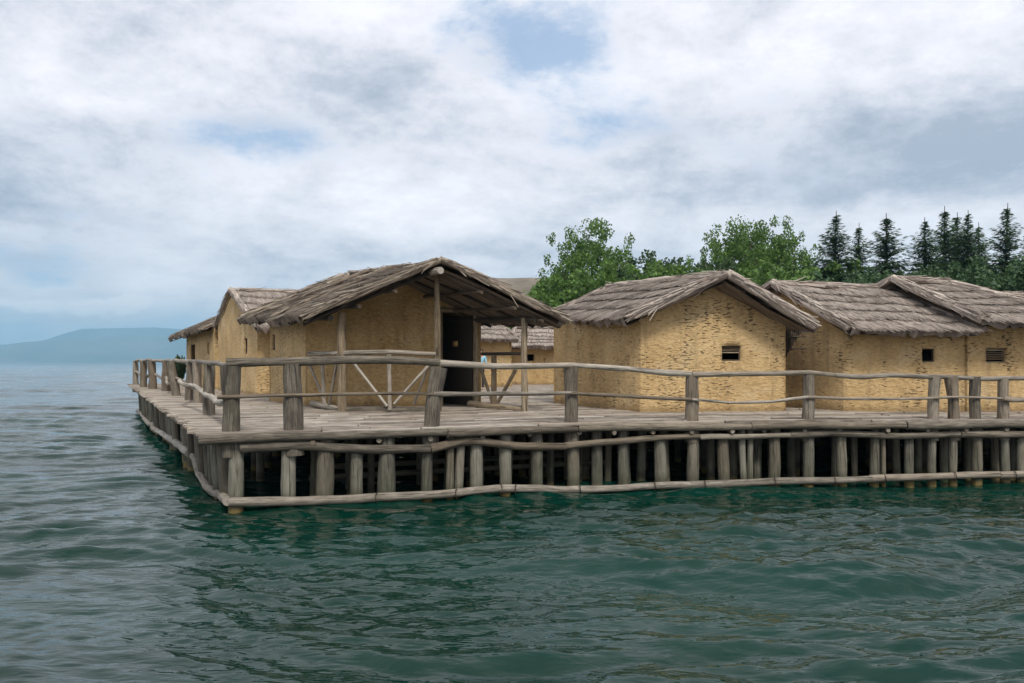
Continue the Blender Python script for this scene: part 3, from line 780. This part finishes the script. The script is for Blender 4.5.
# porch posts
for px, yt, r0, r1 in ((342, 313, .115, .10), (437, 272, .10, .065), (524, 318, .085, .075)):
    X = (px - CX) / F * 19.4; zt = CH + (HZ - yt) / F * 19.4
    log('porch_post', 'brownlog', H, [(X + .02, 19.4, DZ - .02), (X, 19.4, zt)], (r0, r1), 10, .25, .12, .03)
pr = empty('porch_rail', (-4, 19.4, DZ)); put(pr, H)
def pp(px, y, Y=19.35): return at(px, y, Y)
log('rail', 'palelog', pr, [pp(309, 353.5, 20.6), pp(342, 353.5)], (.06, .055), 8, .3)
log('rail', 'palelog', pr, [pp(343, 353), pp(390, 352), pp(436, 354)], (.06, .05), 8, .3, .1, .02)
log('sill', 'palelog', pr, [pp(312, 403.5, 20.9), pp(345, 410.5, 19.4)], (.08, .075), 8, .3)
log('sill', 'log', pr, [pp(345, 410, 19.4), pp(428, 410, 19.4)], (.085, .08), 8, .3)
log('post', 'palelog', pr, [pp(390, 410), pp(389, 354)], (.055, .05), 8, .3)
log('post', 'palelog', pr, [pp(324, 405, 20.3), pp(322, 355, 20.3)], (.05, .045), 8, .3)
for a, b in (((309, 363, 20.8), (326, 405, 20.2)), ((337, 362, 19.6), (329, 405, 20)), ((353, 362, 19.3), (387, 406, 19.3)), ((430, 364, 19.3), (394, 404, 19.3)), ((428, 366, 19.5), (414, 404, 20.2))):
    log('brace', 'palelog', pr, [pp(*a), pp(*b)], (.038, .035), 7, .3)
log('rail', 'darkwood', pr, [pp(482, 354, 21.3), pp(523, 353.5, 19.5)], (.045, .04), 8, .3)
log('sill', 'brownlog', pr, [pp(470, 404, 21.5), pp(523, 410, 19.5)], (.10, .07), 8, .3)
log('post', 'brownlog', pr, [pp(494, 407, 20.6), pp(494, 355, 20.6)], (.075, .07), 8, .3)
log('brace', 'brownlog', pr, [pp(481, 369, 21.2), pp(492, 402, 20.7)], (.045, .04), 7, .3)
log('brace', 'brownlog', pr, [pp(516, 369, 19.8), pp(498, 402, 20.5)], (.05, .045), 7, .3)

# --- gabled hut in the middle ----------------------------------------
def gable_hut(name, label, pts, corners, holes, mat='thatch', courses=4, straw=4000, seed=0, group=None, vr=.12, mud='mud', poles=True, ridge=True, hip=None):
    """pts = FL eave, F peak, FR eave, BL eave, B peak, BR eave; corners FL FR BR BL"""
    fl, fp, fr, bl, bp, br_ = [Vector(p) for p in pts]
    c = sum((Vector((*q, 0)) for q in corners), Vector()) / 4
    H = empty(name, (c.x, c.y, DZ), label, 'hut', group or 'clay huts on the platform')
    sl_ = [(fp, bp, fl, bl), (fp, bp, fr, br_)]
    rf = Roof(sl_)
    r_ = empty('roof', (c.x, c.y, 4)); put(r_, H)
    for i, q in enumerate(rf.sl): thatch_slope(r_, q, mat, courses, .21, .14, straw, .06, poles, .09, seed * 7 + i * 3)
    z = Vector((0, 0, .04))
    for a, b in ((fp, fl), (fp, fr)): verge(r_, a + z, b + z * .4, vr, mat, 420)
    for a, b in ((bp, bl), (bp, br_)): verge(r_, a + z, b + z * .4, vr * .8, mat, 120)
    if ridge: verge(r_, fp + z * 1.2, bp + z * 1.2, .085, mat, 240)
    for k in range(4):
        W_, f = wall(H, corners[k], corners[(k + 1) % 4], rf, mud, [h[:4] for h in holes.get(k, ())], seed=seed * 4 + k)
        for h in holes.get(k, ()): window_frame(H, f, *h[:4], slats=h[4] if len(h) > 4 else 0)
    return H, rf
gable_hut('clay_hut', 'ochre clay hut whose gable and one slatted window face the water, centre right', 
          [(2.72, 18.75, 3.60), (5.04, 18.75, 4.60), (7.15, 18.95, 3.42), (1.05, 23.9, 3.92), (2.85, 23.6, 4.74), (5.2, 23.9, 3.75)],
          [(3.06, 19.15), (6.68, 19.5), (4.9, 23.4), (1.2, 23.1)], {0: [(2.02, 2.50, 2.60, 2.97, 3)]}, seed=1, straw=9000)
# --- long hut and its neighbour on the right -------------------------
def long_hut(name, label, eL, rL, bL, eR, rR, bR, corners, holes, seed, hip=None, skip=(), group=None):
    eL, rL, bL, eR, rR, bR = [Vector(p) for p in (eL, rL, bL, eR, rR, bR)]
    c = sum((Vector((*q, 0)) for q in corners), Vector()) / 4
    H = empty(name, (c.x, c.y, DZ), label, 'hut', group or 'clay huts on the platform')
    sl_ = [(rL, rR, eL, eR), (rL, rR, bL, bR)]
    if hip: sl_.append((rR, rR + Vector((.05, .1, 0)), eR, bR))
    rf = Roof(sl_); r_ = empty('roof', (c.x, c.y, 4)); put(r_, H)
    for i, q in enumerate(rf.sl): thatch_slope(r_, q, 'thatch', 5 if i == 0 else 4, .21, .14, 9000 if i == 0 else 2600, .055, True, .09, seed * 5 + i)
    z = Vector((0, 0, .05))
    verge(r_, rL + z, eL + z * .4, .12, 'thatch', 460); verge(r_, rL + z, bL + z * .4, .10, 'thatch', 120)
    if not hip: verge(r_, rR + z, eR + z * .4, .10, 'thatch', 200)
    else: verge(r_, rR + z, eR + z * .4, .09, 'thatch', 200)
    verge(r_, rL + z, rR + z, .08, 'thatch', 260)
    for k in range(4):
        if k in skip: continue
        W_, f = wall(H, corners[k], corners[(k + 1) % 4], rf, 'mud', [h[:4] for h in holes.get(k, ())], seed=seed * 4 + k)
        for h in holes.get(k, ()): window_frame(H, f, *h[:4], slats=h[4] if len(h) > 4 else 0)
    return H
long_hut('clay_hut', 'ochre clay hut with small square window and long low thatch, right of the gabled hut',
         (7.98, 18.9, 3.40), (6.90, 21.2, 4.62), (5.85, 23.5, 3.5), (11.05, 18.9, 3.32), (10.35, 21.3, 4.44), (9.4, 23.6, 3.4),
         [(8.07, 19.5), (11.02, 19.42), (9.3, 23.1), (6.35, 23.2)], {0: [(1.90, 2.20, 2.58, 2.90)]}, 3)
long_hut('clay_hut', 'clay hut with wide slatted window and humped thatch, cut off at the right edge',
         (10.98, 18.7, 3.56), (9.95, 20.9, 4.70), (8.95, 23.1, 3.7), (13.6, 18.7, 3.53), (11.45, 20.95, 4.60), (12.6, 23.1, 3.6),
         [(11.04, 19.40), (13.5, 19.35), (12.3, 22.9), (9.4, 22.9)], {0: [(.44, .92, 2.56, 2.92, 5)]}, 5, hip=True)
# reed screen in the gap
scn = MB()
for i in range(60):
    x = 6.80 + rng.random() * .55; t = (x - 6.8) / .55
    z0 = 2.62 + t * .9 + rng.uniform(-.05, .05)
    tube(scn, [(x, 20.05 + rng.uniform(-.03, .03), z0), (x + rng.uniform(-.03, .03), 20.05 + rng.uniform(-.03, .03), 3.75)], .014, 4, .6, 0)
for z in (2.9, 3.2, 3.5): tube(scn, [(6.75, 20.0, z), (7.35, 20.0, z + .02)], .018, 5, .3)
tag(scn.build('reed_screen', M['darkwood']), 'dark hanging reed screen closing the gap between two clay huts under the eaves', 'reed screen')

# --- huts on the left edge --------------------------------------------
long_hut('clay_hut', 'clay hut turning its steep gable to the lake, just left behind the porch hut',
         (-8.75, 27.4, 3.80), (-11.05, 31.4, 5.36), (-12.65, 34.1, 4.05), (-3.9, 30.4, 3.8), (-6.1, 34.4, 5.42), (-7.6, 37.2, 4.0),
         [(-8.95, 28.1), (-4.3, 30.9), (-7.6, 36.2), (-12.35, 33.6)], {3: [(4.6, 5.05, 2.86, 3.42)]}, 7)
gable_hut('clay_hut', 'farthest hut at the left end of the platform, low drooping brown thatch and dark doorway',
          [(-13.3, 34.2, 3.95), (-10.9, 35.7, 5.1), (-8.5, 37.2, 3.9), (-17.6, 41.2, 3.80), (-15.2, 42.6, 5.05), (-12.8, 44.0, 3.8)],
          [(-12.75, 34.3), (-8.9, 36.7), (-12.4, 42.4), (-16.4, 40.3)], {3: [(5.4, 5.8, 2.90, 3.42), (1.1, 2.4, DZ - .04, 3.4)]}, seed=9, mat='thatch_old', straw=2500)
# --- small huts seen through the gap -----------------------------------
long_hut('clay_hut', 'small clay hut seen through the gap, directly right of the porch doorway',
         (-5.5, 36.9, 3.72), (-5.5, 39.4, 4.8), (-5.5, 41.9, 3.7), (.28, 36.9, 3.66), (-1.25, 39.4, 4.72), (-1.2, 41.9, 3.7),
         [(-5.2, 37.5), (-.02, 37.5), (-.9, 41.5), (-5.2, 41.5)], {}, 11)
long_hut('clay_hut', 'small shaded clay hut with tiny dark window, at the right of the gap',
         (-.3, 40.6, 3.36), (.2, 43.4, 4.35), (.4, 46, 3.4), (5.2, 40.6, 3.30), (5.2, 43.4, 4.32), (5.2, 46, 3.3),
         [(.0, 41.2), (5, 41.2), (5, 45.5), (.4, 45.5)], {0: [(.72, 1.12, 2.6, 2.95)]}, 13)
long_hut('clay_hut', 'hut showing only a strip of roof behind the humped roof at right edge',
         (14.2, 25.2, 3.9), (14.9, 27.6, 4.92), (15, 30, 3.9), (20.5, 25.2, 3.8), (20.5, 27.6, 4.75), (20.5, 30, 3.8),
         [(14.7, 25.8), (20, 25.8), (20, 29.5), (15, 29.5)], {}, 15)

# ------------------------------------------------------------------ person by the gap
def person():
    X, Y = -1.33, 33.6
    root = empty('person', (X, Y, DZ), 'person in a light blue shirt and dark trousers standing in the gap beside the doorway', 'person')
    V_ = [(0, 0, .93, .15), (.0, 0, 1.15, .14), (0, 0, 1.38, .16), (0, -.01, 1.47, .065), (0, -.02, 1.56, .085), (0, -.02, 1.64, .09), (0, 0, 1.70, .06),
          (.10, 0, .86, .085), (.11, -.02, .48, .06), (.11, .02, .09, .045), (.12, -.13, .03, .035),
          (-.10, 0, .86, .085), (-.12, -.04, .48, .06), (-.13, .04, .09, .045), (-.14, -.11, .03, .035),
          (.19, 0, 1.40, .06), (.25, -.02, 1.12, .042), (.24, -.12, .90, .032), (.24, -.15, .82, .03),
          (-.19, 0, 1.40, .06), (-.25, -.02, 1.12, .042), (-.24, -.10, .90, .032), (-.24, -.13, .82, .03)]
    E_ = [(0, 1), (1, 2), (2, 3), (3, 4), (4, 5), (5, 6), (0, 7), (7, 8), (8, 9), (9, 10), (0, 11), (11, 12), (12, 13), (13, 14), (2, 15), (15, 16), (16, 17), (17, 18), (2, 19), (19, 20), (20, 21), (21, 22)]
    def skin(name, vids, grow, mat):
        mp = {v: i for i, v in enumerate(vids)}
        me = bpy.data.meshes.new(name); me.from_pydata([V_[v][:3] for v in vids], [(mp[a], mp[b]) for a, b in E_ if a in mp and b in mp], [])
        o = bpy.data.objects.new(name, me); col.objects.link(o); o.location = (X, Y, DZ)
        o.modifiers.new('s', 'SKIN')
        if not me.skin_vertices: me.skin_vertices.new()
        sv = me.skin_vertices[0].data
        for i, v in enumerate(vids): sv[i].radius = (V_[v][3] + grow, V_[v][3] * .8 + grow)
        sv[0].use_root = True
        o.modifiers.new('u', 'SUBSURF').levels = 2; o.modifiers['u'].render_levels = 2
        me.materials.append(mat); put(o, root); return o
    skin('body', list(range(23)), 0, flat('skin', (.45, .28, .2), .6))
    skin('shirt', [0, 1, 2, 15, 16, 19, 20], .014, flat('light_blue_cotton', (.25, .50, .62)))
    skin('trousers', [0, 7, 8, 9, 11, 12, 13], .016, flat('dark_cotton', (.03, .035, .05)))
    mb = MB(); tube(mb, [(X, Y + .03, DZ + 1.55), (X, Y + .02, DZ + 1.68), (X, Y, DZ + 1.76)], (.085, .115, .05), 10, .04, .1)
    mb.build('hair', flat('dark_hair', (.03, .02, .015)), root)
person()

# ------------------------------------------------------------------ trees
def leaves(centers, size, seed, aspect=.7, up=0.0, dark=None):
    r2 = np.random.RandomState(seed); n = len(centers)
    a = r2.randn(n, 3); a /= np.linalg.norm(a, axis=1)[:, None]
    b = r2.randn(n, 3); b -= (b * a).sum(1)[:, None] * a; b /= np.linalg.norm(b, axis=1)[:, None]
    s = size * (.6 + .8 * r2.rand(n))[:, None]
    c = np.asarray(centers)
    V = np.stack([c - a * s * .5, c + b * s * aspect * .5, c + a * s * .5, c - b * s * aspect * .5], 1).reshape(-1, 3)
    return V, r2.rand(n)
def leafmesh(name, V, rnd, mat):
    n = len(rnd); me = bpy.data.meshes.new(name)
    me.from_pydata(V.tolist(), [], np.arange(4 * n).reshape(n, 4).tolist())
    at_ = me.attributes.new('rnd', 'FLOAT', 'POINT'); at_.data.foreach_set('value', np.repeat(rnd, 4))
    me.materials.append(mat); me.update(); return me
def decid(seed, h, wd, n_limb=9, per=110, leaf=.26, open_=1.0, low=.12, fill=70):
    """returns (trunk mesh builder, crown mesh)"""
    r = random.Random(seed); r2 = np.random.RandomState(seed)
    mb = MB(); tube(mb, [(0, 0, -.5), (.1, 0, h * .3), (-.1, .1, h * .62)], (h * .022, h * .014, h * .006), 8, .6, .1, .1)
    cs = []
    for i in range(n_limb):
        az = i * 2.4 + r.random(); z0 = h * r.uniform(low, .42); rad = wd * r.uniform(.22, .52)
        zt = h * r.uniform(.60, .92) * (1 - .22 * (rad / (wd * .5)) ** 2)
        e = Vector((math.cos(az) * rad, math.sin(az) * rad, zt))
        s = Vector((0, 0, z0)); m = s.lerp(e, .5) + Vector((math.cos(az), math.sin(az), 0)) * rad * .22
        tube(mb, [s, m, e], (h * .010, h * .006, h * .002), 6, .7, .1, .1)
        for k in range(9):
            t = .18 + .85 * k / 8
            p = (s.lerp(m, t * 2) if t < .5 else m.lerp(e, (t - .5) * 2))
            q = wd * .085 * (1.35 - .6 * abs(t - .5))
            for _ in range(2):
                cs.append((p + Vector((r.gauss(0, q), r.gauss(0, q), r.gauss(0, q * .9))), q * r.uniform(.55, 1.05)))
    cs = [(p, q * .8) for p, q in cs[::2]]
    for i in range(fill):
        d = Vector((r.gauss(0, 1), r.gauss(0, 1), r.gauss(0, 1))).normalized() * r.uniform(.45, 1.0)
        d.x *= wd * .46; d.y *= wd * .46; d.z *= h * .38
        d *= 1 + .10 * ns(d.x * .5 + seed, d.y * .5, d.z * .4)
        if d.z < 0: d.z *= 1.1
        cs.append((d + Vector((0, 0, h * .58)), wd * .085 * r.uniform(.5, 1.15)))
    C = []
    for p, q in cs:
        n = int(per * (q / (wd * .085)) ** 1.4)
        d = r2.randn(n, 3); d /= np.linalg.norm(d, axis=1)[:, None]
        d *= (r2.rand(n, 1) ** .45) * q * np.array([1, 1, 1.15])
        C.append(np.array(p) + d)
    C = np.concatenate(C); V, rn = leaves(C, leaf, seed)
    return mb, V, rn
def conifer(seed, h, spread):
    r = random.Random(seed)
    mb = MB(); tube(mb, [(0, 0, -.5), (0, 0, h * .5), (.05, 0, h * 1.02)], (h * .016, h * .009, h * .002), 8, .6, .05, .03)
    C, Vs, rn = [], [], []
    z = h * .07
    while z < h * .985:
        t = z / h; L_ = spread * ((1 - t) ** 1.05 * .95 + .02) * (1.0 if t < .8 else 1.1)
        nb = 4
        a0 = r.random() * 6.28
        for b in range(nb):
            az = a0 + b * 6.283 / nb + r.uniform(-.3, .3); l = L_ * r.choice((.55, .75, .9, 1.0, 1.2)) * r.uniform(.85, 1.15) + .03
            rise = r.uniform(.0, .40) + (.40 if t > .72 else .1)
            dx, dy = math.cos(az), math.sin(az)
            ns_ = max(4, int(l / .13))
            if l > .9 and t > .6 and r.random() < .5: tube(mb, [(0, 0, z), (dx * l * .95, dy * l * .95, z + l * rise * .6)], (.02, .008), 4, 1.0, 0)
            for k in range(ns_):
                s = (k + .5) / ns_; w_ = .30 * l * (1 - s) * s * 2 + .10 * min(1, l)
                zz_ = z + l * (rise * s - .45 * s * s * (1 - t))
                for q in range(5 if t < .7 else 3):
                    o_ = r.uniform(-w_, w_)
                    p = Vector((dx * l * s - dy * o_, dy * l * s + dx * o_, zz_ - abs(o_) * .35 + r.gauss(0, .04)))
                    dv = Vector((dx * .7 - dy * o_ * 2, dy * .7 + dx * o_ * 2, r.uniform(-.35, .15))).normalized() * r.uniform(.12, .24)
                    sv = dv.cross(Vector((r.gauss(0, .4), r.gauss(0, .4), 1))).normalized() * r.uniform(.03, .065)
                    Vs += [p - dv, p + sv, p + dv, p - sv]; rn.append(r.random())
        z += h * .0085 * (.8 if t < .6 else 1.0 if t < .85 else 1.7) * r.uniform(.6, 1.4) * (1 if t < .7 else .9)
    return mb, np.array([tuple(v) for v in Vs]), np.array(rn)
def make_tree(name, kind, proto, loc, label, group, rot=0, s=1.0, sz=1.0, cat='tree'):
    root = empty(name, loc, label, cat, group); root.rotation_euler = (rng.uniform(-.03, .03), rng.uniform(-.03, .03), rot); root.scale = (s, s, s * sz)
    for me, nm in zip(proto[:2], ('trunk', 'crown')):
        o = bpy.data.objects.new(nm, me); col.objects.link(o); o.parent = root
    return root
def proto(gen, mat, nm):
    mb, V, rn = gen
    o = mb.build('trunk', M['bark']); tm = o.data; bpy.data.objects.remove(o)
    return (tm, leafmesh('crown', V, rn, mat), float(np.percentile(V[:, 2], 99.9)))
pop = [proto(decid(s, 13.5, 9.6, 12, 150, .23, fill=150), M['leaf'], 'p') for s in (3, 8)]
bro = [proto(decid(s, 8.5, 8.5, 10, 170, .26, low=.05), M['leaf2'], 'b') for s in (21, 27)]
brl = [proto(decid(s, 7.5, 8.0, 10, 170, .25, low=.05), M['leaf'], 'b') for s in (31,)]
brf = [proto(decid(s, 8.5, 7.5, 8, 190, .22, low=.05, fill=80), M['leaf3'], 'b') for s in (61, 63)]
con = [proto(conifer(s, 13, 4.8), M['needle'], 'c') for s in (41, 45, 49)]
def tree_at(kind, px, py, Y, protos, i, label, group, h0, wide=1.0, name='broadleaf_tree'):
    """py = row of the top"""
    X = (px - CX) / F * Y; ztop = CH + (HZ - py) / F * Y; g = shore_z(X, Y)
    sz = (ztop - g) / protos[i % len(protos)][2]
    return make_tree(name, kind, protos[i % len(protos)], (X, Y, g), label, group, rng.random() * 6.28, sz * wide, 1 / wide)
G1, G2, G3 = 'poplars on the shore', 'firs on the shore', 'low broadleaf trees on the shore'
tree_at('p', 592, 222, 68, pop, 0, 'tall airy poplar with sky showing through, alone between porch hut and gabled hut', G1, 13.6, .86, 'poplar_tree')
tree_at('p', 738, 222, 74, pop, 1, 'tall green poplar above the ridge of the gabled hut, left of its twin', G1, 13.6, .75, 'poplar_tree')
tree_at('p', 778, 220, 70, pop, 0, 'tall green poplar just left of the first pointed fir', G1, 13.6, .80, 'poplar_tree')
cl = ['first and leftmost pointed fir, beside the tall poplars', 'short thin fir in second place from the left of the fir row', 'broad pointed fir standing apart in the middle of the fir row',
      'full dark fir starting the dense clump on the right', 'tall slender fir with its twin close on the right', 'slender fir touching its slightly taller left twin', 'thin fir right of the twin firs', 'small fir half sunk in the dark foliage', 'tallest bare topped fir near the right edge', 'fir cut by the right edge of view']
for i, (px, py, Y, wd) in enumerate([(832, 218, 66, 1.15), (858, 230, 70, 1.05), (887, 219, 66, 1.2), (926, 223, 64, 1.1), (942, 214, 68, 1.0), (955, 219, 72, 1.0), (967, 217, 66, 1.0), (979, 229, 70, 1.0), (1003, 211, 62, 1.0), (1040, 222, 64, 1.0)]):
    tree_at('c', px, py, Y, con, i, cl[i], G2, 13, wd, 'fir_tree')
lows = [(570, 284, 62, 'l', 'light green bushy tree peeping over the porch roof end'), (572, 270, 58, 'l', 'light green bushy tree at the foot of the lone poplar'), (590, 274, 60, 'l', 'light green bushy tree right below the middle of the lone poplar crown'), (632, 266, 64, 'l', 'light green bushy tree under the right edge of the lone poplar crown'), (610, 268, 60, 'd', 'mid green bushy tree right of the lone poplar trunk'),
        (650, 257, 70, 'd', 'dark bushy tree in the dip between the poplars, nearer the lone one'), (672, 262, 64, 'l', 'light green bushy tree in the middle of the dip between the poplars'), (694, 262, 66, 'd', 'dark bushy tree in the dip just left of the twin poplars'),
        (722, 262, 60, 'd', 'bushy tree low behind the gabled hut ridge'), (760, 268, 58, 'l', 'light bushy tree low under the twin poplars, right of the gabled hut peak'), (800, 262, 66, 'l', 'light bushy tree between the twin poplars and the first fir'),
        (824, 272, 58, 'f', 'dark bushy tree at the foot of the leftmost fir'), (858, 270, 60, 'f', 'dark bushy tree at the foot of the thin second fir'), (895, 274, 57, 'f', 'dark bushy tree at the foot of the middle fir'),
        (928, 270, 60, 'f', 'dark bushy tree low in front of the twin firs'), (962, 266, 60, 'f', 'dark bushy tree in front of the thin fir right of the twins'), (985, 260, 62, 'f', 'dark bushy tree filling the foot of the small sunk fir'),
        (1012, 264, 60, 'f', 'dark bushy tree under the tallest fir'), (1035, 250, 58, 'f', 'dark bushy tree cut by the right edge of view'), (528, 308, 64, 'l', 'yellow green bushy tree glimpsed over the huts in the gap')]
for i, (px, py, Y, k, lb) in enumerate(lows):
    tree_at('b', px, py, Y, {'l': brl, 'd': bro, 'f': brf}[k], i, lb, G3, 8.2, 1.0)
# little bush past the far left hut
sb = proto(decid(77, 2.2, 2.0, 9, 60, .16, low=.05), M['leaf2'], 's')
shb = make_tree('shrub', 's', sb, (-17.75, 42.9, DZ - .1), 'small dark shrub past the far end of the left railing', None, .4, .85, 1, cat='shrub')
shb.scale = (.33, .33, .82)
